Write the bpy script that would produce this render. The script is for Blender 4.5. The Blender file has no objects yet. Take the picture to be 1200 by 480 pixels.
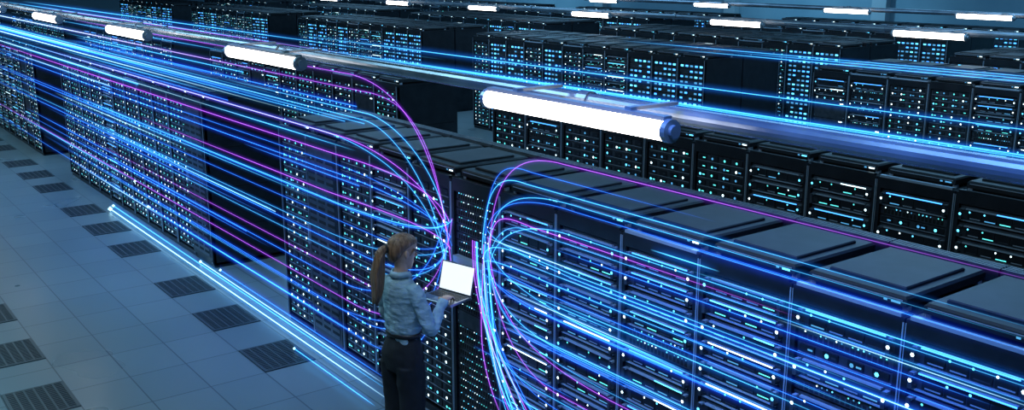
import bpy, math, random
from mathutils import Vector, Matrix
random.seed(7)
S=0.9
sc=bpy.context.scene
sc.view_settings.view_transform='Standard'
def P(U,V,z): return Vector((V*S,U*S,z*S))

# ---------------- materials ----------------
def mat(name,col=(.1,.1,.1),rough=.5,metal=0.,em=None,es=0.,sample=None,spec=.5):
    m=bpy.data.materials.new(name); m.use_nodes=True
    b=m.node_tree.nodes['Principled BSDF']
    b.inputs['Base Color'].default_value=(*col,1); b.inputs['Roughness'].default_value=rough
    b.inputs['Metallic'].default_value=metal; b.inputs['Specular IOR Level'].default_value=spec
    if em: b.inputs['Emission Color'].default_value=(*em,1); b.inputs['Emission Strength'].default_value=es
    if sample: m.cycles.emission_sampling=sample
    return m
def noisy(m,scale,c1,c2,rough=None,bump=0,vec=None,bd=.01):
    nt=m.node_tree; n=nt.nodes.new('ShaderNodeTexNoise'); n.inputs['Scale'].default_value=scale; n.inputs['Detail'].default_value=4
    tc=nt.nodes.new('ShaderNodeTexCoord'); mp=nt.nodes.new('ShaderNodeMapping')
    nt.links.new(tc.outputs['Object'],mp.inputs[0]); nt.links.new(mp.outputs[0],n.inputs[0])
    if vec: mp.inputs['Scale'].default_value=vec
    r=nt.nodes.new('ShaderNodeValToRGB'); r.color_ramp.elements[0].color=(*c1,1); r.color_ramp.elements[1].color=(*c2,1)
    r.color_ramp.elements[0].position=.35; r.color_ramp.elements[1].position=.65
    nt.links.new(n.outputs[0],r.inputs[0]); b=nt.nodes['Principled BSDF']; nt.links.new(r.outputs[0],b.inputs['Base Color'])
    if bump:
        bp=nt.nodes.new('ShaderNodeBump'); bp.inputs['Strength'].default_value=bump; bp.inputs['Distance'].default_value=bd
        nt.links.new(n.outputs[0],bp.inputs['Height']); nt.links.new(bp.outputs[0],b.inputs['Normal'])
    return m
M={}
M['frame']=noisy(mat('rack_frame_black',rough=.42,metal=.1,spec=.35),6,(.007,.010,.014),(.013,.018,.024))
M['panel']=noisy(mat('rack_unit_dark',rough=.4,metal=.3),12,(.026,.035,.045),(.055,.068,.084))
M['lid']=noisy(mat('rack_lid_black',rough=.5,metal=0,spec=.3),5,(.009,.012,.015),(.018,.023,.028))
M['edge']=mat('rack_edge_steel',(.40,.50,.60),.35,.4)
M['hole']=mat('rack_vent_recess',(.002,.003,.004),.9)
def led(n,c,s): return mat(n,(0.01,0.01,0.01),.5,0,c,s,'NONE')
M['lw']=led('led_white',(.65,.92,1),3.6)
M['lc']=led('led_cyan',(.10,.62,1),3.2)
M['lt']=led('led_teal',(.10,.75,.75),1.8)
M['lb']=led('led_blue',(.05,.30,1),3.4)
M['ld']=led('led_dim',(.08,.36,.7),1.2)
MO=['frame','panel','lid','edge','hole','lw','lc','lt','lb','ld']
MI={k:i for i,k in enumerate(MO)}

class MB:
    def __init__(s): s.v=[];s.f=[];s.m=[];s.uv=[]
    def box(s,x0,x1,y0,y1,z0,z1,m):
        b=len(s.v)
        s.v+=[(x0,y0,z0),(x1,y0,z0),(x1,y1,z0),(x0,y1,z0),(x0,y0,z1),(x1,y0,z1),(x1,y1,z1),(x0,y1,z1)]
        for q in ((0,3,2,1),(4,5,6,7),(0,1,5,4),(1,2,6,5),(2,3,7,6),(3,0,4,7)):
            s.f.append(tuple(b+i for i in q)); s.m.append(m)
    def cbox(s,x0,x1,y0,y1,z0,z1,m,c=.01):
        b=len(s.v)
        s.v+=[(x0,y0,z0),(x1,y0,z0),(x1,y1,z0),(x0,y1,z0),(x0,y0,z1-c),(x1,y0,z1-c),(x1,y1,z1-c),(x0,y1,z1-c),
              (x0+c,y0+c,z1),(x1-c,y0+c,z1),(x1-c,y1-c,z1),(x0+c,y1-c,z1)]
        for q in ((0,3,2,1),(8,9,10,11),(0,1,5,4),(1,2,6,5),(2,3,7,6),(3,0,4,7),(4,5,9,8),(5,6,10,9),(6,7,11,10),(7,4,8,11)):
            s.f.append(tuple(b+i for i in q)); s.m.append(m)
    def disc(s,x,y,z,r,m,n=6,rz=None):
        b=len(s.v); rz=rz or r
        s.v+=[(x,y+r*math.cos(2*math.pi*i/n),z+rz*math.sin(2*math.pi*i/n)) for i in range(n)]
        s.f.append(tuple(b+n-1-i for i in range(n))); s.m.append(m)
    def rect(s,x,y0,y1,z0,z1,m):
        b=len(s.v); s.v+=[(x,y0,z0),(x,y0,z1),(x,y1,z1),(x,y1,z0)]; s.f.append((b,b+1,b+2,b+3)); s.m.append(m)
    def add(s,o,off):
        b=len(s.v); s.v+=[(p[0]+off[0],p[1]+off[1],p[2]+off[2]) for p in o.v]
        s.f+=[tuple(b+i for i in q) for q in o.f]; s.m+=o.m
    def mesh(s,name,mats):
        me=bpy.data.meshes.new(name); me.from_pydata(s.v,[],s.f)
        for mm in mats: me.materials.append(mm)
        me.polygons.foreach_set('material_index',s.m); me.update(); return me
def obj(name,me,loc=(0,0,0),parent=None,rot=None):
    o=bpy.data.objects.new(name,me); sc.collection.objects.link(o); o.location=loc
    if rot: o.rotation_euler=rot
    if parent: o.parent=parent
    return o

# ---------------- racks ----------------
PW=.71*S; W=PW-.008; D=1.1*S; H=2.09
I=MI
def rack(kind,rnd):
    b=MB()
    b.box(.02,D,0,.018,.03,H-.03,I['frame']); b.box(.02,D,W-.018,W,.03,H-.03,I['frame'])
    b.box(D-.02,D,.018,W-.018,.03,H-.03,I['frame'])
    b.box(0,D,0,W,H-.035,H,I['frame']); b.box(0.02,D,0,W,0,.06,I['frame'])
    for y0,y1 in ((0,.034),(W-.034,W)):
        b.box(0,.05,y0,y1,.06,H-.035,I['frame'])
    b.box(-.004,.0,.0,.007,.06,H-.02,I['edge'])
    b.box(-.004,.0,W-.004,W,.06,H-.02,I['edge'])
    b.box(0,.04,.034,W-.034,H-.085,H-.035,I['frame'])
    # lid: raised cowl with stepped cover, feet, rear cable duct
    b.cbox(.07,D-.20,.04,W-.04,H+.025,H+.075,I['lid'],.012)
    b.box(.10,D-.23,.07,W-.07,H,H+.025,I['hole'])
    for yy in (.04,W-.07): 
        b.box(.09,.12,yy,yy+.03,H,H+.025,I['edge']); b.box(D-.26,D-.23,yy,yy+.03,H,H+.025,I['edge'])
    b.cbox(.16,D-.30,.10,W-.10,H+.075,H+.092,I['lid'],.006)
    b.box(.069,.075,.06,W-.06,H+.052,H+.058,I['edge'])
    b.rect(.0695,.07,.12,H+.035,H+.045,I[rnd.choice(['lc','ld','lw'])])
    b.rect(.0695,.14,.16,H+.035,H+.045,I['ld'])
    b.cbox(D-.15,D-.03,.0,W,H,H+.07,I['frame'],.01)
    for q in range(4): b.box(D-.14+q*.025,D-.125+q*.025,.0,W,H+.07,H+.08,I['panel'])
    b.box(.0,.03,.02,W-.02,H,H+.018,I['edge'] if rnd.random()<.25 else I['frame'])
    for zz in (.5,1.0,1.5): b.box(.06,D-.06,-.002,0.0,zz,zz+.012,I['hole'])
    y0,y1=.036,W-.036; z=.10; zt=H-.09
    b.box(.10,.11,y0,y1,.06,zt,I['hole'])
    def storage(z,h):
        b.box(.02,.10,y0+.002,y1-.002,z+.008,z+h-.008,I['panel'])
        b.box(.0,.02,y0+.05,y1-.05,z+h-.031,z+h-.021,I['edge'])
        b.box(.006,.02,y0+.02,y1-.02,z+.010,z+.016,I['edge'])
        n=4; ww=(y1-y0-.12)/n
        for i in range(n):
            yy=y0+.06+i*ww; b.box(.014,.02,yy+.004,yy+ww-.004,z+.024,z+h-.038,I['frame'])
            b.rect(.0135,yy+.012,yy+ww-.02,z+.030,z+.037,I[rnd.choice(['ld','edge','edge','lt','panel'])])
            if rnd.random()<.5: b.disc(.013,yy+ww-.016,z+h-.05,.007,I[rnd.choice(['lc','lt','lw'])])
        for yy in (y0+.012,y1-.034):
            b.box(-.022,-.014,yy,yy+.022,z+.022,z+h-.026,I['panel'])
            b.box(-.014,.02,yy,yy+.022,z+.022,z+.034,I['panel']); b.box(-.014,.02,yy,yy+.022,z+h-.038,z+h-.026,I['edge'])
            if rnd.random()<.9: b.disc(-.0225,yy+.011,z+h*.5,.0105,I[rnd.choice(['lw','lw','lc'])])
        if rnd.random()<.45:
            a=y0+.05; c=a+(y1-y0-.1)*rnd.choice([.3,.5,1,1]); b.rect(-.0005,a,c,z+h-.030,z+h-.022,I[rnd.choice(['lc','lw','lc','lb'])])
    def dots(z,h):
        b.box(.02,.10,y0+.002,y1-.002,z+.005,z+h-.005,I['panel'])
        b.box(.014,.02,y0+.01,y1-.01,z+.006,z+.009,I['edge'])
        for fx in (.12,.37,.63,.88):
            yy=y0+(y1-y0)*fx
            b.box(.012,.02,yy-.045,yy+.045,z+.016,z+h-.012,I['frame'])
            q=rnd.random()
            if q<.75: b.disc(.0115,yy+.02,z+h*.5,.0125,I[rnd.choice(['lw','lw','lc','lt','ld'])])
            if q>.40: b.rect(.0115,yy-.035,yy-.005,z+h*.5-.005,z+h*.5+.005,I[rnd.choice(['ld','panel','lt'])])
    def bluedots(z,h):
        b.box(.02,.10,y0+.002,y1-.002,z+.005,z+h-.005,I['panel'])
        n=5
        for i in range(n):
            yy=y0+(y1-y0)*(i+.5)/n
            if rnd.random()<.85: b.rect(.0185,yy-.032,yy+.032,z+h*.34,z+h*.66,I[rnd.choice(['lb','lc','ld','lb','ld'])])
    def switch(z,h):
        b.box(.02,.10,y0+.002,y1-.002,z+.004,z+h-.004,I['panel'])
        n=16
        for i in range(n):
            yy=y0+.03+(y1-y0-.06)*(i+.5)/n
            b.rect(.0185,yy-.011,yy+.011,z+h*.18,z+h*.72,I['hole'])
            if rnd.random()<.6: b.disc(.018,yy,z+h*.84,.0055,I[rnd.choice(['lt','lw','lc','ld'])],4)
    def blank(z,h):
        b.box(.016,.10,y0+.002,y1-.002,z+.004,z+h-.004,I['panel'])
        for yy in (y0+.02,y1-.02):
            b.disc(.0155,yy,z+.03,.006,I['edge']); b.disc(.0155,yy,z+h-.03,.006,I['edge'])
        b.rect(.0155,y0+.04,y0+.10,z+h-.04,z+h-.025,I['lw'])
    if kind=='storage':
        h=(zt-z)/15
        for i in range(15):
            if rnd.random()<.1: switch(z+i*h,h/2); switch(z+i*h+h/2,h/2)
            else: storage(z+i*h,h)
    elif kind=='dots':
        h=(zt-z)/24
        for i in range(24): dots(z+i*h,h)
    elif kind=='blue':
        h=(zt-z)/20
        for i in range(20): bluedots(z+i*h,h)
    elif kind=='mixed':
        h=(zt-z)/28; i=0
        while i<28:
            q=rnd.random()
            if q<.35 and i<=24: blank(z+i*h,h*4); i+=4
            elif q<.6 and i<=26: storage(z+i*h,h*2); i+=2
            elif q<.85: switch(z+i*h,h); i+=1
            else: dots(z+i*h,h); i+=1
    elif kind=='patch':
        h=(zt-z)/30
        for i in range(30):
            if i in (13,14,): 
                if i==13: blank(z+i*h,h*2)
            else: switch(z+i*h,h)
        b.box(-.03,.02,y0+.02,y1-.02,1.45,1.50,I['edge'])
    elif kind=='door':
        b.box(-.012,.012,.006,W-.006,.08,H-.045,I['frame'])
        b.box(-.016,-.012,.05,W-.05,.14,H-.10,I['panel'])
        for i in range(26):
            zz=.18+i*(H-.34)/26
            for j in (0.2,.5,.8):
                b.box(-.0175,-.016,W*j-.07,W*j+.07,zz,zz+.03,I['hole'])
            if rnd.random()<.3: b.disc(-.018,W*rnd.choice([.2,.5,.8]),zz+.015,.009,I[rnd.choice(['lc','ld','lw'])])
        b.box(-.04,-.016,W-.045,W-.03,1.0,1.2,I['edge'])
    return b
mats=[M[k] for k in MO]
rn=random.Random(3)
RK={}; RM={}
for k,n in (('storage',5),('dots',4),('mixed',3),('blue',3),('patch',1),('door',2)):
    RK[k]=[rack(k,rn) for _ in range(n)]
    RM[k]=[x.mesh('rack_'+k,mats) for x in RK[k]]
def place(U_hi,V,kinds):
    for i,k in enumerate(kinds):
        me=rn.choice(RM[k]); U=U_hi-(i+1)*.71
        obj('server_rack',me,(V*S,U*S,0))
place(10.42,4.5,['dots','door','dots','storage','dots','patch','storage','storage','storage','storage','mixed','storage','storage','storage','storage'])
place(20.71,4.5,['dots']*3+['dots','storage','dots','dots','dots','dots','dots','door'])
place(10.42,7.5,['dots','mixed','dots','dots','dots','dots','storage','storage','mixed','storage','storage','storage','storage'])
def block(kinds,name):
    b=MB()
    for i,k in enumerate(kinds): b.add(rn.choice(RK[k]),(0,i*PW,0))
    return b.mesh(name,mats)
def rk(ws): return [rn.choice(ws) for _ in range(11)]
blkA=[block(rk(['dots','dots','dots','mixed','storage']),'rack_block') for _ in range(3)]
blkB=[block(rk(['blue','dots','dots','blue','storage']),'rack_block_blue') for _ in range(3)]
starts=[2.61,12.9,23.2,33.5,43.8]
for V in (4.5,7.5):
    for s_ in starts[(2 if V==4.5 else 1):]:
        obj('server_rack_row',rn.choice(blkA),(V*S,s_*S,0))
for V in (14.3,18.6,22.9,26.4):
    for s_ in starts:
        obj('server_rack_row',rn.choice(blkA if V<15 and s_<12 else blkB),(V*S,s_*S,0))
        if V<23:
            o=obj('server_rack_row',rn.choice(blkB),((V+2.24)*S,s_*S+11*PW,0),rot=(0,0,math.pi))

# ---------------- room ----------------
def boxobj(name,x0,x1,y0,y1,z0,z1,m):
    b=MB(); b.box(x0,x1,y0,y1,z0,z1,0); return obj(name,b.mesh(name,[m]))
fm=mat('floor_tiles',(.1,.15,.18),.3)
nt=fm.node_tree; g=nt.nodes.new('ShaderNodeNewGeometry'); mp=nt.nodes.new('ShaderNodeMapping'); br=nt.nodes.new('ShaderNodeTexBrick')
nt.links.new(g.outputs['Position'],mp.inputs[0]); nt.links.new(mp.outputs[0],br.inputs[0])
TV=.575*S; TU=.73*S
mp.inputs['Location'].default_value=(-3.63*S+20*TV,-(9.45-.365)*S+20*TU,0)
br.offset=0; br.squash=1
for k,v in (('Scale',1),('Mortar Size',.006),('Mortar Smooth',.1),('Bias',0),('Brick Width',TV),('Row Height',TU)): br.inputs[k].default_value=v
br.inputs['Color1'].default_value=(.135,.185,.205,1); br.inputs['Color2'].default_value=(.165,.215,.235,1); br.inputs['Mortar'].default_value=(.045,.07,.085,1)
nt.links.new(br.outputs['Color'],nt.nodes['Principled BSDF'].inputs['Base Color'])
nz=nt.nodes.new('ShaderNodeTexNoise'); nz.inputs['Scale'].default_value=.8
mr=nt.nodes.new('ShaderNodeMapRange'); mr.inputs['To Min'].default_value=.24; mr.inputs['To Max'].default_value=.34
nt.links.new(g.outputs['Position'],nz.inputs[0]); nt.links.new(nz.outputs[0],mr.inputs[0]); nt.links.new(mr.outputs[0],nt.nodes['Principled BSDF'].inputs['Roughness'])
X0,X1,Y0,Y1,ZC=-7,28,-6,52,6.2
boxobj('floor',X0,X1,Y0,Y1,-.1,0,fm)
wm=noisy(mat('wall_paint',rough=.7),.6,(.14,.26,.34),(.18,.31,.39))
cm=noisy(mat('ceiling_paint',rough=.8),.6,(.05,.08,.10),(.06,.09,.12))
boxobj('ceiling',X0,X1,Y0,Y1,ZC,ZC+.1,cm)
boxobj('wall_back',X1,X1+.2,Y0,Y1,-.1,ZC+.1,wm)
boxobj('wall_near',X0-.2,X0,Y0,Y1,-.1,ZC+.1,wm)
boxobj('wall_left',X0-.2,X1+.2,Y1,Y1+.2,-.1,ZC+.1,wm)
boxobj('wall_right',X0-.2,X1+.2,Y0-.2,Y0,-.1,ZC+.1,wm)
pm=mat('pillar_paint',(.3,.4,.46),.5)
for y in (6,12,18,24,31,38,45):
    b=MB(); b.box(-.25,.0,-.25,.25,0,ZC,0); b.box(-.29,0,-.29,.29,0,.3,0); b.box(-.29,0,-.29,.29,ZC-.25,ZC,0)
    obj('wall_pillar',b.mesh('pillar',[pm]),(X1,y,0))
vt=mat('vent_tile_steel',(.05,.07,.08),.4,.3)
b=MB(); b.box(-TV/2+.004,TV/2-.004,-TU/2+.004,TU/2-.004,.0,.003,1)
e=.03
for a in ((-TV/2+.004,TV/2-.004,-TU/2+.004,-TU/2+e),(-TV/2+.004,TV/2-.004,TU/2-e,TU/2-.004),(-TV/2+.004,-TV/2+e,-TU/2+e,TU/2-e),(TV/2-e,TV/2-.004,-TU/2+e,TU/2-e)):
    b.box(*a,.003,.008,0)
for i in range(18):
    y=-TU/2+e+(TU-2*e)*(i+.5)/18; b.box(-TV/2+e,TV/2-e,y-.008,y+.008,.003,.007,0)
for x in (-.16,-.08,0,.08,.16): b.box(x-.008,x+.008,-TU/2+e,TU/2-e,.003,.008,0)
tm=b.mesh('vent_tile',[vt,M['hole']])
for k in (0,2,4,7,9,11,14,16,18,21,23,25,28,30,32,35):
    obj('floor_vent_tile',tm,P(9.45+.73*k,3.63+.2875,0))
for k in (-4,-2,0,2,4,7,9,11,14,16):
    obj('floor_vent_tile',tm,P(9.45+.73*k+.3,1.62,0))

# ---------------- lamps ----------------
lampm=mat('lamp_diffuser',(.9,.9,.9),.4,0,(1,.92,.86),9.0)
lampb=mat('lamp_housing',(.35,.38,.42),.35,.6)
def cyl(b,y0,y1,r,m,n=16,cx=0,cz=0,rz=None):
    rz=rz or r; s0=len(b.v)
    for y in (y0,y1):
        b.v+=[(cx+r*math.cos(2*math.pi*i/n),y,cz+rz*math.sin(2*math.pi*i/n)) for i in range(n)]
    for i in range(n):
        j=(i+1)%n; b.f.append((s0+i,s0+n+i,s0+n+j,s0+j)); b.m.append(m)
    b.f.append(tuple(s0+i for i in range(n))); b.m.append(m)
    b.f.append(tuple(s0+n+n-1-i for i in range(n))); b.m.append(m)
def lampmesh(L,r):
    b=MB(); cyl(b,-L/2,L/2,r,0); 
    cyl(b,-L/2-.03,-L/2,r*1.08,1); cyl(b,L/2,L/2+.03,r*1.08,1)
    cyl(b,-L/2-.05,-L/2-.03,r*.6,1)
    b.box(-.025,.025,-L/2,L/2,r*.9,r*.9+.02,1)
    for y in (-L*.32,L*.32):
        b.box(-.015,.300,y-.02,y+.02,r*.9+.02,r*.9+.035,1)
    return b.mesh('lamp',[lampm,lampb])
L1=lampmesh(1.50*S,.050); L2=lampmesh(1.1*S,.042)
def line(V,c,Us,me):
    for U in Us: obj('tube_lamp',me,P(U,V,4.1-c))
line(3.5,.8,(4.13,8.35,12.4,16.6,20.8,25.0),L1)
line(13.5,1.0,(7.9,11.5,15.3,19.1,23,27),L2)
line(19,1.0,(10,13.1,17,21,25),L2)
railm=noisy(mat('rail_metal',rough=.25,metal=.6),3,(.16,.20,.25),(.26,.31,.37))
def rail(V,c,name='lamp_support_rail'):
    b=MB(); cyl(b,-5,46,.045,0,16); cyl(b,-5,46,.02,0,8,.09,-.01)
    for y in range(-4,46,4):
        cyl(b,y-.04,y+.04,.056,0,16)
        b.box(0,.09,y-.02,y+.02,.0,.03,0)
    for y in range(-5,47,51):
        b.box(-.02,.02,y-.02,y+.02,.04,ZC-(4.1-c)*S,0)
    obj(name,b.mesh('rail',[railm]),(V*S,0,(4.1-c)*S))
rail(3.9,.80); rail(13.9,.97); rail(19.4,.97)

# ---------------- light trails ----------------
def trailmat(name,col,s,halo):
    m=bpy.data.materials.new(name); m.use_nodes=True; nt=m.node_tree; nt.nodes.clear()
    out=nt.nodes.new('ShaderNodeOutputMaterial'); em=nt.nodes.new('ShaderNodeEmission'); em.inputs[0].default_value=(*col,1)
    uv=nt.nodes.new('ShaderNodeUVMap'); uv.uv_map='UVMap'; sp=nt.nodes.new('ShaderNodeSeparateXYZ'); nt.links.new(uv.outputs[0],sp.inputs[0])
    def mth(op,a,b):
        n=nt.nodes.new('ShaderNodeMath'); n.operation=op
        for i,x in enumerate((a,b)):
            if x is None: continue
            if isinstance(x,(int,float)): n.inputs[i].default_value=x
            else: nt.links.new(x,n.inputs[i])
        return n.outputs[0]
    br=mth('MULTIPLY',sp.outputs[1],s)
    if halo:
        a=mth('ABSOLUTE',mth('SUBTRACT',mth('MULTIPLY',sp.outputs[0],2),1),None)
        f=mth('POWER',mth('MAXIMUM',mth('SUBTRACT',1,a),0),2.6)
        br=mth('MULTIPLY',br,f)
    tr=nt.nodes.new('ShaderNodeBsdfTransparent'); ad=nt.nodes.new('ShaderNodeAddShader')
    nt.links.new(br,em.inputs[1]); nt.links.new(em.outputs[0],ad.inputs[0]); nt.links.new(tr.outputs[0],ad.inputs[1]); nt.links.new(ad.outputs[0],out.inputs[0])
    m.cycles.emission_sampling='NONE'
    return m
tc_={'c':((.08,.55,1),(.01,.20,1)),'b':((.03,.26,1),(.01,.07,1)),'p':((.50,.13,.90),(.20,.02,.8)),'w':((.45,.85,1),(.03,.32,1))}
tm_=[];ti={}
for k,(a,h) in tc_.items():
    ti[k]=(len(tm_),len(tm_)+1)
    tm_.append(trailmat('trail_core_'+k,a,1.05,False)); tm_.append(trailmat('trail_glow_'+k,h,.40,True))  # glow ribbon: bloom haze around the core drawn as fading emission
class TB:
    def __init__(s): s.v=[];s.f=[];s.m=[];s.uv=[]
    def trail(s,pts,col,r=1.,halo=1.,f0=.2,f1=.2,br=1.,head=False):
        n=len(pts); core,gl=ti[col]
        Ls=[0]
        for i in range(1,n): Ls.append(Ls[-1]+(pts[i]-pts[i-1]).length)
        T=Ls[-1]; base=len(s.v)
        def B(l):
            t=l/T; v=1.
            if f0>0: v=min(v,t/f0)
            if f1>0: v=min(v,(1-t)/f1)
            return max(0,v)*br
        for i,p in enumerate(pts):
            t=(pts[min(i+1,n-1)]-pts[max(i-1,0)]).normalized(); u=t.cross(Vector((1,0,0))).normalized(); w=Vector((1,0,0))
            rr=r*.0016*(.7+max(0,p.y/S)/6.5); hh=rr*16*halo+.004
            for a in range(4):
                s.v.append(p+(u*math.cos(a*math.pi/2)+w*math.sin(a*math.pi/2))*rr)
            s.v+= [p+u*hh,p-u*hh]
        for i in range(n-1):
            a=base+i*6; c=a+6; b0,b1=B(Ls[i]),B(Ls[i+1])
            for k in range(4):
                kk=(k+1)%4; s.f.append((a+k,a+kk,c+kk,c+k)); s.m.append(core); s.uv+=[(0,b0),(0,b0),(0,b1),(0,b1)]
            s.f.append((a+4,a+5,c+5,c+4)); s.m.append(gl); s.uv+=[(0,b0),(1,b0),(1,b1),(0,b1)]
        if head:
            p=pts[-1] if f1==0 else pts[0]; q=len(s.v); rr=.007*(.7+p.y/7)*r
            s.v+=[p+Vector((rr,0,0)),p-Vector((rr,0,0)),p+Vector((0,rr,0)),p-Vector((0,rr,0)),p+Vector((0,0,rr)),p-Vector((0,0,rr))]
            for t3 in ((0,2,4),(2,1,4),(1,3,4),(3,0,4),(2,0,5),(1,2,5),(3,1,5),(0,3,5)):
                s.f.append(tuple(q+x for x in t3)); s.m.append(ti['w'][0]); s.uv+=[(0,1)]*3
def bez(a,b,c,d,n=22):
    return [a*(1-t)**3+b*3*t*(1-t)**2+c*3*t*t*(1-t)+d*t**3 for t in [i/n for i in range(n+1)]]
def seg(a,b,n=8): return [a.lerp(b,i/n) for i in range(n+1)]
T=TB(); R=random.Random(21)
for i in range(22):
    z=.5+2.55*(i/21)+R.uniform(-.06,.06)
    V=R.uniform(4.2,4.4); hz=R.uniform(1.55,2.02); hu=6.78+R.uniform(-.05,.1)
    a=P(hu,4.42,hz); L=R.uniform(1.0,2.4)
    up=(z-hz)
    p1=P(hu+.15,4.40,hz+up*R.uniform(.55,.95)); p2=P(hu+.3+L*.3,V,z+.02); p3=P(hu+L,V,z)
    end=R.choice([R.uniform(10,14),R.uniform(14,22),30])
    pts=bez(a,p1,p2,p3)+seg(p3,P(end,V,z),8)[1:]
    T.trail(pts,R.choice(['p','p','b','c','b']) if z>1.6 else R.choice(['p','b','c','b']),R.uniform(.6,1.05),1,.0,.6,R.uniform(.6,1))
for i in range(30):
    z=.15+2.6*(i/29)+R.uniform(-.05,.05)
    V=R.uniform(4.15,4.42); hz=R.uniform(1.6,2.02); hu=6.26+R.uniform(-.08,.06)
    a=P(hu,4.42,hz); L=R.uniform(.6,1.6); up=z-hz
    p1=P(hu-.08,4.40,hz+up*R.uniform(.6,1.0)); p2=P(hu-.2-L*.3,V,z+.02); p3=P(hu-L,V,z)
    end=R.choice([.3,R.uniform(1,3),R.uniform(2,4)])
    pts=bez(a,p1,p2,p3)+seg(p3,P(end,V,z),6)[1:]
    T.trail(pts,R.choice(['p','b','b','c','p','c']),R.uniform(.6,1.05),1,.0,.5,R.uniform(.6,1))
for i in range(8):
    hu=6.3+R.uniform(-.1,.1); e=R.uniform(5.2,5.9)
    T.trail(bez(P(hu,4.4,1.9),P(hu,4.38,1.2),P(e+.5,4.38,.9),P(e,4.38,R.uniform(.1,.5))),R.choice(['p','b','c']),.9,1,0,.2,.8)
for i in range(28):
    z=R.uniform(.3,2.9); V=R.uniform(4.0,4.4); a=R.uniform(7.6,16); b=a+R.uniform(2.5,12)
    T.trail(seg(P(a,V,z),P(b,V,z),8),R.choice(['b','c','b','w','b','c']),R.uniform(.6,1.2),1,R.choice([0,.3]),.5,R.uniform(.5,1),head=R.random()<.15)
for i in range(9):
    z=R.uniform(2.4,3.1); V=R.uniform(4.0,4.4)
    T.trail(seg(P(9,V,z),P(40,V,z),10),R.choice(['b','c','w']),R.uniform(.8,1.3),1,.3,.1,R.uniform(.6,1))
for i in range(44):
    z=R.uniform(.2,2.5); V=R.uniform(4.1,4.42); a=R.uniform(.4,4.8); b=a+R.uniform(.5,3.0)
    if b>6.0: b=6.0
    T.trail(seg(P(a,V,z),P(b,V,z),8),R.choice(['b','c','b','w','c']),R.uniform(.8,1.7),1.2,.3,.3,R.uniform(.6,1),head=False)
for (a,b,V,z,c,r) in ((7.5,17.1,4.27,.05,'w',1.9),(7.6,17.0,4.30,.12,'c',1.3),(8.0,13.2,4.43,.04,'w',1.3),(7.9,12.4,4.42,.12,'b',1.2),(7.6,9.4,4.1,.05,'c',1.2),(8,15,4.3,.5,'b',1.2)):
    T.trail(seg(P(a,V,z),P(b,V,z),8),c,r,1.2,.15,0,1,head=True)
for i in range(6):
    V=5.7+R.uniform(-.25,.3); z=3.03+R.uniform(-.09,.12)
    T.trail(seg(P(R.uniform(.8,1.6),V,z),P(R.uniform(9,13),V,z),8),R.choice(['c','b','w','c']),R.uniform(.8,1.4),1.2,.05,.3,R.uniform(.6,1))
for i in range(7):
    V=5.6+R.uniform(-.3,.3); z=3.0+R.uniform(-.15,.15)
    T.trail(seg(P(R.uniform(9,14),V,z),P(R.uniform(22,34),V,z),8),R.choice(['p','b','b','c']),R.uniform(.6,.9),1,.3,.3,R.uniform(.5,.9))
for i in range(3):
    V=10.5+R.uniform(-.3,.3); z=2.95+R.uniform(-.1,.1)
    T.trail(seg(P(4,V,z),P(R.uniform(9,11),V,z),6),'c',R.uniform(.8,1.1),1,.05,.3,.8)
me=bpy.data.meshes.new('light_trails'); me.from_pydata([tuple(v) for v in T.v],[],T.f)
for mm in tm_: me.materials.append(mm)
me.polygons.foreach_set('material_index',T.m)
uvl=me.uv_layers.new(name='UVMap'); uvl.data.foreach_set('uv',[c for q in T.uv for c in q])
obj('data_light_trails',me)

# ---------------- woman ----------------
def loft_rings(rings,b,m=0):
    n=len(rings[0]); s0=len(b.v)
    for r in rings: b.v+=[tuple(p) for p in r]
    for i in range(len(rings)-1):
        for j in range(n):
            k=(j+1)%n; b.f.append((s0+i*n+j,s0+i*n+k,s0+(i+1)*n+k,s0+(i+1)*n+j)); b.m.append(m)
    b.f.append(tuple(s0+n-1-j for j in range(n))); b.m.append(m)
    e=s0+(len(rings)-1)*n; b.f.append(tuple(e+j for j in range(n))); b.m.append(m)
def sect(b,secs,off=(0,0,0),n=24,mtx=None,ex=2.0):
    rings=[]
    for (z,xf,xb,hw) in secs:
        cx=(xf+xb)/2; rx=(xf-xb)/2; r=[]
        for j in range(n):
            a=2*math.pi*j/n; c,s=math.cos(a),math.sin(a)
            c=math.copysign(abs(c)**(2/ex),c); s=math.copysign(abs(s)**(2/ex),s)
            p=Vector((cx+rx*c,hw*s,z))
            if mtx: p=mtx@p
            r.append(p+Vector(off))
        rings.append(r)
    loft_rings(rings,b)
def tube(b,pts,rad,n=14,flat=None):
    pts=[Vector(p) for p in pts]; rings=[]
    t0=(pts[1]-pts[0]).normalized(); ref=Vector((0,0,1)) if abs(t0.z)<.8 else Vector((1,0,0))
    u=(ref-t0*ref.dot(t0)).normalized()
    for i,p in enumerate(pts):
        t=(pts[min(i+1,len(pts)-1)]-pts[max(i-1,0)]).normalized()
        u=(u-t*u.dot(t)).normalized(); w=t.cross(u)
        r=rad[i]; ru,rw=(r if isinstance(r,tuple) else (r,r))
        rings.append([p+u*math.cos(2*math.pi*j/n)*ru+w*math.sin(2*math.pi*j/n)*rw for j in range(n)])
    loft_rings(rings,b)
def sm(pts,rad,k=4):
    P_=[Vector(p) for p in pts]; Rr=[Vector(r) if isinstance(r,tuple) else Vector((r,r)) for r in rad]
    def cr(A,i,t):
        a,b_,c,d=A[max(i-1,0)],A[i],A[i+1],A[min(i+2,len(A)-1)]
        return .5*((2*b_)+(c-a)*t+(2*a-5*b_+4*c-d)*t*t+(3*b_-a-3*c+d)*t**3)
    op=[];orr=[]
    for i in range(len(P_)-1):
        for q in range(k):
            op.append(cr(P_,i,q/k)); v=cr(Rr,i,q/k); orr.append((max(v.x,.002),max(v.y,.002)))
    op.append(P_[-1]); orr.append((Rr[-1].x,Rr[-1].y)); return op,orr
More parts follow.
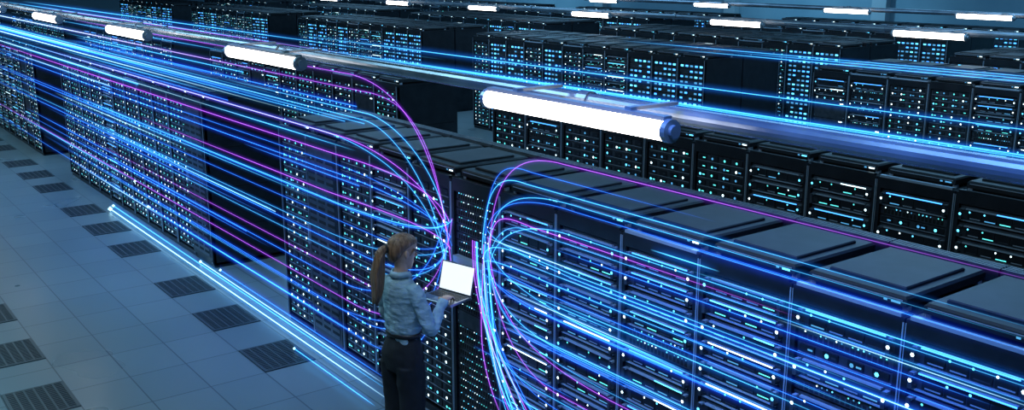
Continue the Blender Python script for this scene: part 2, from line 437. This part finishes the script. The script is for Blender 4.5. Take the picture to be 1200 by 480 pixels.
def ball(b,c,r,sc3=(1,1,1),n=12):
    c=Vector(c); rings=[]
    for i in range(1,n):
        ph=-math.pi/2+math.pi*i/n
        rings.append([c+Vector((r*sc3[0]*math.cos(ph)*math.cos(2*math.pi*j/n),r*sc3[1]*math.cos(ph)*math.sin(2*math.pi*j/n),r*sc3[2]*math.sin(ph))) for j in range(n)])
    loft_rings(rings,b)
wom=bpy.data.objects.new('woman',None); sc.collection.objects.link(wom)
wom.location=(3.40,5.85,0); wom.rotation_euler=(0,0,math.radians(8)); wom.scale=(1.02,)*3
def part(name,b,m,vox=None,smooth=6,fold=0,fs=.09):
    me=b.mesh(name,m if isinstance(m,list) else [m]); o=obj(name,me,parent=wom)
    for p in me.polygons: p.use_smooth=True
    if vox:
        r=o.modifiers.new('r','REMESH'); r.mode='VOXEL'; r.voxel_size=vox; r.use_smooth_shade=True
        s_=o.modifiers.new('s','SMOOTH'); s_.iterations=smooth; s_.factor=.5
    if fold:
        tx=bpy.data.textures.new('folds','CLOUDS'); tx.noise_scale=fs; tx.noise_depth=1
        d=o.modifiers.new('d','DISPLACE'); d.texture=tx; d.strength=fold; d.mid_level=.5; d.texture_coords='LOCAL'
    return o
skin=noisy(mat('skin',rough=.5),30,(.52,.30,.22),(.60,.37,.28))
shirt=noisy(mat('shirt_denim_cotton',rough=.75),7,(.24,.37,.43),(.36,.51,.57),bump=.9,vec=(1,1,2.6),bd=.03)
pants=noisy(mat('trousers_black',rough=.85),9,(.006,.007,.009),(.012,.014,.018),bump=.3)
hairm=noisy(mat('hair_brown',rough=.42),60,(.11,.052,.027),(.30,.16,.09),bump=.8,vec=(1,1,.12))
HC=Vector((.02,0,1.66))
HR=Matrix.Rotation(math.radians(-14),3,'Z')@Matrix.Rotation(math.radians(12),3,'Y')
b=MB()
sect(b,[(-.122,.062,.02,.018),(-.113,.083,-.005,.032),(-.09,.089,-.04,.046),(-.065,.088,-.06,.055),(-.04,.088,-.075,.062),(-.01,.088,-.09,.069),(.02,.084,-.1,.072),(.04,.092,-.105,.074),(.07,.09,-.105,.074),(.095,.072,-.095,.066),(.113,.04,-.065,.045),(.122,.01,-.03,.02)],HC,mtx=HR)
def hp(x,y,z): return HC+HR@Vector((x,y,z))
tube(b,[hp(.084,0,.03),hp(.094,0,.008),hp(.107,0,-.014),hp(.100,0,-.026)],[.007,.008,.011,.009],10)
for s_ in (-1,1):
    tube(b,[hp(.088,s_*.007,-.022),hp(.096,s_*.009,-.022)],[.007,.006],8)
    ball(b,hp(-.005,s_*.074,-.005),.03,(.55,.25,1))
ball(b,hp(.083,0,-.058),.012,(.8,1.6,.45)); ball(b,hp(.082,0,-.069),.012,(.8,1.4,.45))
tube(b,[(-.018,0,1.44),(-.008,0,1.50),(.0,0,1.56),(.005,0,1.61)],[.058,.050,.048,.05],16)
def hand(b,o,d,s_,n,curl,thumb=.6):
    o,d,s_,n=Vector(o),Vector(d).normalized(),Vector(s_).normalized(),Vector(n).normalized()
    pp=[o-d*.03,o,o+d*.03,o+d*.065,o+d*.088]
    rings=[]
    for p,wd,th in zip(pp,(.024,.026,.035,.039,.036),(.020,.019,.018,.015,.011)):
        rings.append([p+s_*math.cos(2*math.pi*j/16)*wd+n*math.sin(2*math.pi*j/16)*th for j in range(16)])
    loft_rings(rings,b)
    for k,(off,L) in enumerate(((.029,.070),(.010,.078),(-.010,.073),(-.029,.058))):
        p=o+d*.080+s_*off; pts=[p-d*.02,p]; ang=curl*.6; q=p
        for fr in (.45,.30,.25):
            dd=d*math.cos(ang)-n*math.sin(ang)+s_*off*3.5; q=q+dd.normalized()*L*fr; pts.append(q); ang+=curl*.8
        tube(b,pts,[.0085,.0082,.0075,.007,.0055],10)
    p=o+d*.025+s_*.028
    tube(b,[p-s_*.015,p+s_*.012+d*.01,p+s_*.028+d*.032-n*.008,p+s_*.03+d*.055-n*.016],[.012,.012,.010,.007],10)
LB=1.225
hand(b,(.285,-.125,LB+.045),(.82,.50,-.02),(-.5,.85,0),(0,0,1),.55)
hand(b,(.29,.16,LB-.035),(.85,-.45,.0),(-.45,-.85,.0),(0,0,-1),.22)
part('skin_head_neck_hands',b,skin,.0032,3)
b=MB()
for s_ in (-1,1): ball(b,hp(.0665,s_*.030,.010),.0125)
part('eyes',b,mat('eye_white',(.7,.7,.7),.2))
b=MB()
for s_ in (-1,1): ball(b,hp(.0765,s_*.031,.009),.0048)
for s_ in (-1,1): tube(b,[hp(.089,s_*.012,.030),hp(.083,s_*.034,.035),hp(.068,s_*.050,.031)],[.003,.0035,.002],8)
for s_ in (-1,1): tube(b,[hp(.078,s_*.018,.019),hp(.079,s_*.031,.021),hp(.070,s_*.044,.017)],[.0018,.002,.0018],8)
part('irises_and_brows',b,mat('brow_dark',(.05,.03,.02),.5))
b=MB(); ball(b,hp(.090,0,-.058),.011,(.6,1.6,.4)); ball(b,hp(.088,0,-.067),.011,(.6,1.4,.45))
part('lips',b,mat('lips',(.40,.14,.12),.4))
b=MB()
sect(b,[(-.075,-.055,-.088,.03),(-.05,-.04,-.105,.058),(-.02,-.022,-.120,.075),(.01,-.005,-.126,.083),(.035,.025,-.128,.084),(.06,.062,-.126,.084),(.085,.092,-.116,.078),(.108,.083,-.095,.064),(.126,.05,-.065,.042),(.136,.01,-.03,.016)],HC,mtx=HR)
pts,rad=sm([hp(-.10,0,.02),hp(-.145,0,.015),hp(-.172,0,-.03),hp(-.165,0,-.12),hp(-.15,.0,-.22),hp(-.135,.005,-.32),hp(-.13,.01,-.39)],[.022,.026,(.038,.034),(.046,.036),(.046,.034),(.034,.024),(.01,.008)])
tube(b,pts,rad,16)
for q in range(5):
    yy=-.03+.015*q
    pts,rad=sm([hp(-.15,yy*.5,0),hp(-.195+abs(yy)*.5,yy,-.06),hp(-.19,yy*1.2,-.18),hp(-.165,yy*1.1,-.30),hp(-.15,yy,-.36-.01*q)],[.012,.016,.015,.012,.004])
    tube(b,pts,rad,8)
for s_ in (-1,1):
    tube(b,[hp(.045,s_*.074,.045),hp(.030,s_*.076,.015),hp(.018,s_*.075,-.015)],[.012,.007,.003],8)
part('hair',b,hairm,.0045,3)
b=MB(); tube(b,[hp(-.128,0,.018),hp(-.142,0,.013)],[.031,.031],16); part('hair_tie',b,mat('hair_tie',(.02,.02,.02),.6))
b=MB()
sect(b,[(1.02,.105,-.10,.14),(1.07,.104,-.098,.140),(1.11,.112,-.108,.148),(1.18,.114,-.104,.152),(1.26,.130,-.108,.161),(1.32,.133,-.113,.168),(1.38,.112,-.115,.172),(1.42,.088,-.108,.162),(1.45,.065,-.095,.125),(1.475,.048,-.08,.085),(1.495,.05,-.074,.064)],ex=2.2)
ball(b,(.072,-.068,1.29),.058); ball(b,(.072,.068,1.29),.058)
for s_,el,wr in ((-1,(.055,-.245,1.135),(.265,-.140,LB+.042)),(1,(.06,.25,1.13),(.27,.17,LB-.03))):
    pts,rad=sm([(-.01,s_*.12,1.425),(-.008,s_*.165,1.40),(.01,s_*.205,1.30),(.03,s_*.235,1.20),el,tuple((Vector(el)*.55+Vector(wr)*.45)),wr],[.05,.057,.053,.05,.048,.041,.031])
    tube(b,pts,rad,16)
    d=(Vector(wr)-Vector(el)).normalized(); w=Vector(wr); tube(b,[w-d*.045,w+d*.008],[.037,.037],16)
part('shirt',b,shirt,.006,3,fold=.022,fs=.06)
b=MB()
n=24; rings=[]
for (z,r,dx) in ((1.485,.066,-.006),(1.53,.060,-.006),(1.534,.064,-.006),(1.497,.078,-.006)):
    rings.append([Vector((dx+r*math.cos(a)*1.02,r*math.sin(a),z+(-.018*max(0,math.cos(a)) ))) for a in [.28+(2*math.pi-.56)*j/(n-1) for j in range(n)]])
s0=len(b.v)
for r in rings: b.v+=[tuple(p) for p in r]
for i in range(3):
    for j in range(n-1): b.f.append((s0+i*n+j,s0+i*n+j+1,s0+(i+1)*n+j+1,s0+(i+1)*n+j)); b.m.append(0)
o=part('shirt_collar',b,shirt); sd=o.modifiers.new('t','SOLIDIFY'); sd.thickness=.004
b=MB()
sect(b,[(1.085,.104,-.098,.142),(1.04,.106,-.104,.146),(.98,.112,-.122,.168),(.92,.115,-.135,.182),(.86,.112,-.132,.186),(.80,.10,-.12,.18)][::-1])
for s_ in (-1,1):
    sect(b,[(.07,.10+.01*s_,-.115,.105),(.25,.09,-.105,.098),(.48,.09,-.095,.092),(.65,.098,-.105,.096),(.85,.105,-.125,.098)],(0,s_*.088,0))
part('trousers',b,pants,.007,4,fold=.015,fs=.12)
b=MB(); sect(b,[(1.060,.112,-.109,.152),(1.090,.109,-.105,.148)]); part('belt',b,mat('belt_leather',(.012,.010,.010),.45))
b=MB()
for s_ in (-1,1):
    y=s_*.09; tube(b,[(-.07,y,.05),(-.02,y,.05),(.05,y,.035),(.12,y,.022),(.165,y,.016)],[(.045,.03),(.045,.034),(.034,.04),(.022,.038),(.012,.022)],14)
    tube(b,[(-.075,y,.04),(-.078,y,.0)],[.02,.012],10); tube(b,[(0,y,.008),(.15,y,.008)],[(.008,.03),(.008,.03)],10)
part('shoes',b,mat('shoe_leather',(.01,.01,.01),.3))
lap=bpy.data.objects.new('laptop',None); sc.collection.objects.link(lap)
silver=mat('laptop_aluminium',(.30,.32,.35),.3,.8); keym=mat('laptop_keys',(.02,.02,.022),.5)
scr=mat('laptop_screen',(.6,.6,.6),.3,0,(.84,.92,1.0),.95)
b=MB(); b.cbox(-.115,.115,-.165,.165,-.008,.008,0,.003)
for r in range(5):
    for c in range(13): b.cbox(-.02+r*.023,-.001+r*.023,-.145+c*.0225,-.126+c*.0225,.008,.0105,1,.001)
b.box(-.095,-.035,-.05,.05,.008,.0088,2)
lb=obj('base',b.mesh('laptop_base',[silver,keym,mat('trackpad',(.35,.37,.4),.25,.5)]),parent=lap)
b=MB(); b.cbox(-.004,.004,-.165,.165,0,.225,0,.003); b.box(-.006,-.004,-.155,.155,.012,.215,1)
b.box(-.0055,-.004,-.162,.162,.004,.012,2)
o=obj('lid',b.mesh('laptop_lid',[silver,scr,keym]),(.112,0,.008),parent=lap,rot=(0,math.radians(14),0))
b=MB(); cyl(b,-.12,.12,.006,0,10); obj('hinge',b.mesh('hinge',[keym]),(.112,0,.008),parent=lap)
lap.matrix_world=Matrix.Translation(wom.location)@Matrix.Rotation(math.radians(8),4,'Z')@Matrix.Scale(1.02,4)@Matrix.Translation((.405,.01,LB))@Matrix.Rotation(math.radians(6),4,'Z')

# ---------------- lights ----------------
def area(n,loc,size,e,col,tgt=None,sy=None):
    l=bpy.data.lights.new(n,'AREA'); l.energy=e; l.color=col; l.size=size
    if sy: l.shape='RECTANGLE'; l.size_y=sy
    o=bpy.data.objects.new(n,l); sc.collection.objects.link(o); o.location=loc
    d=(Vector(tgt)-Vector(loc)) if tgt else Vector((0,0,-1)); o.rotation_euler=d.to_track_quat('-Z','Y').to_euler()
    return o
def spot(n,loc,tgt,e,col,ang=70,r=.3):
    l=bpy.data.lights.new(n,'SPOT'); l.energy=e; l.color=col; l.spot_size=math.radians(ang); l.spot_blend=.9; l.shadow_soft_size=r
    o=bpy.data.objects.new(n,l); sc.collection.objects.link(o); o.location=loc
    o.rotation_euler=(Vector(tgt)-Vector(loc)).to_track_quat('-Z','Y').to_euler()
for y,e in ((2,80),(10,200),(18,210),(28,180),(38,160)):
    area('ceiling_fill_aisle',(1.0,y,6.1),1.5,e,(.42,.80,1),sy=5)  # added overhead fill for the aisle, no fixture modelled
for x,y in ((9.5,6),(9.5,18),(9.5,32),(16,8),(16,20),(16,34),(22,12),(22,26),(22,40)):
    area('ceiling_fill_hall',(x,y,6.1),3,260,(.26,.62,1),sy=6)  # added bluish fill over the rack hall, unseen above the view
for y in (8,20,34):
    spot('back_wall_fill',(24.5,y,6.0),(28,y,3.6),1000,(.30,.70,1),120)  # extra unseen spots put in to brighten the back wall
for y,e in ((1.2,900),(2.6,1000),(4.0,900),(8.4,500)):
    spot('blue_fill_spot',(1.6,y,5.9),(4.1,y,.9),e,(.02,.14,1),46)  # added unseen spots that put the blue glow on the rack fronts
for y in (1.6,2.8,4.2,7.6):
    spot('white_fill_spot',(2.2,y,5.9),(4.1,y,.9),150,(.5,.85,1),50)  # unseen spots added to lift the server fronts and their lips
spot('white_fill_spot',(1.2,4.9,5.9),(3.4,5.85,1.4),130,(.85,.95,1),22)  # extra unseen spot added to brighten the woman
for y in (12,15,18):
    spot('blue_fill_spot',(1.6,y,5.9),(4.1,y,1.2),400,(.04,.25,1),60)  # more added spots, blue fill on the farther racks
w=bpy.data.worlds.new('World'); sc.world=w; w.use_nodes=True
w.node_tree.nodes['Background'].inputs[0].default_value=(.01,.03,.06,1); w.node_tree.nodes['Background'].inputs[1].default_value=.5

# ---------------- camera ----------------
cam=bpy.data.cameras.new('Camera'); co=bpy.data.objects.new('Camera',cam); sc.collection.objects.link(co)
cam.sensor_width=36; cam.lens=34.5; cam.clip_start=.05; cam.clip_end=200
co.location=(0,0,4.1*S); co.rotation_euler=(math.radians(90-13.78),0,math.radians(-36.9))
sc.camera=co
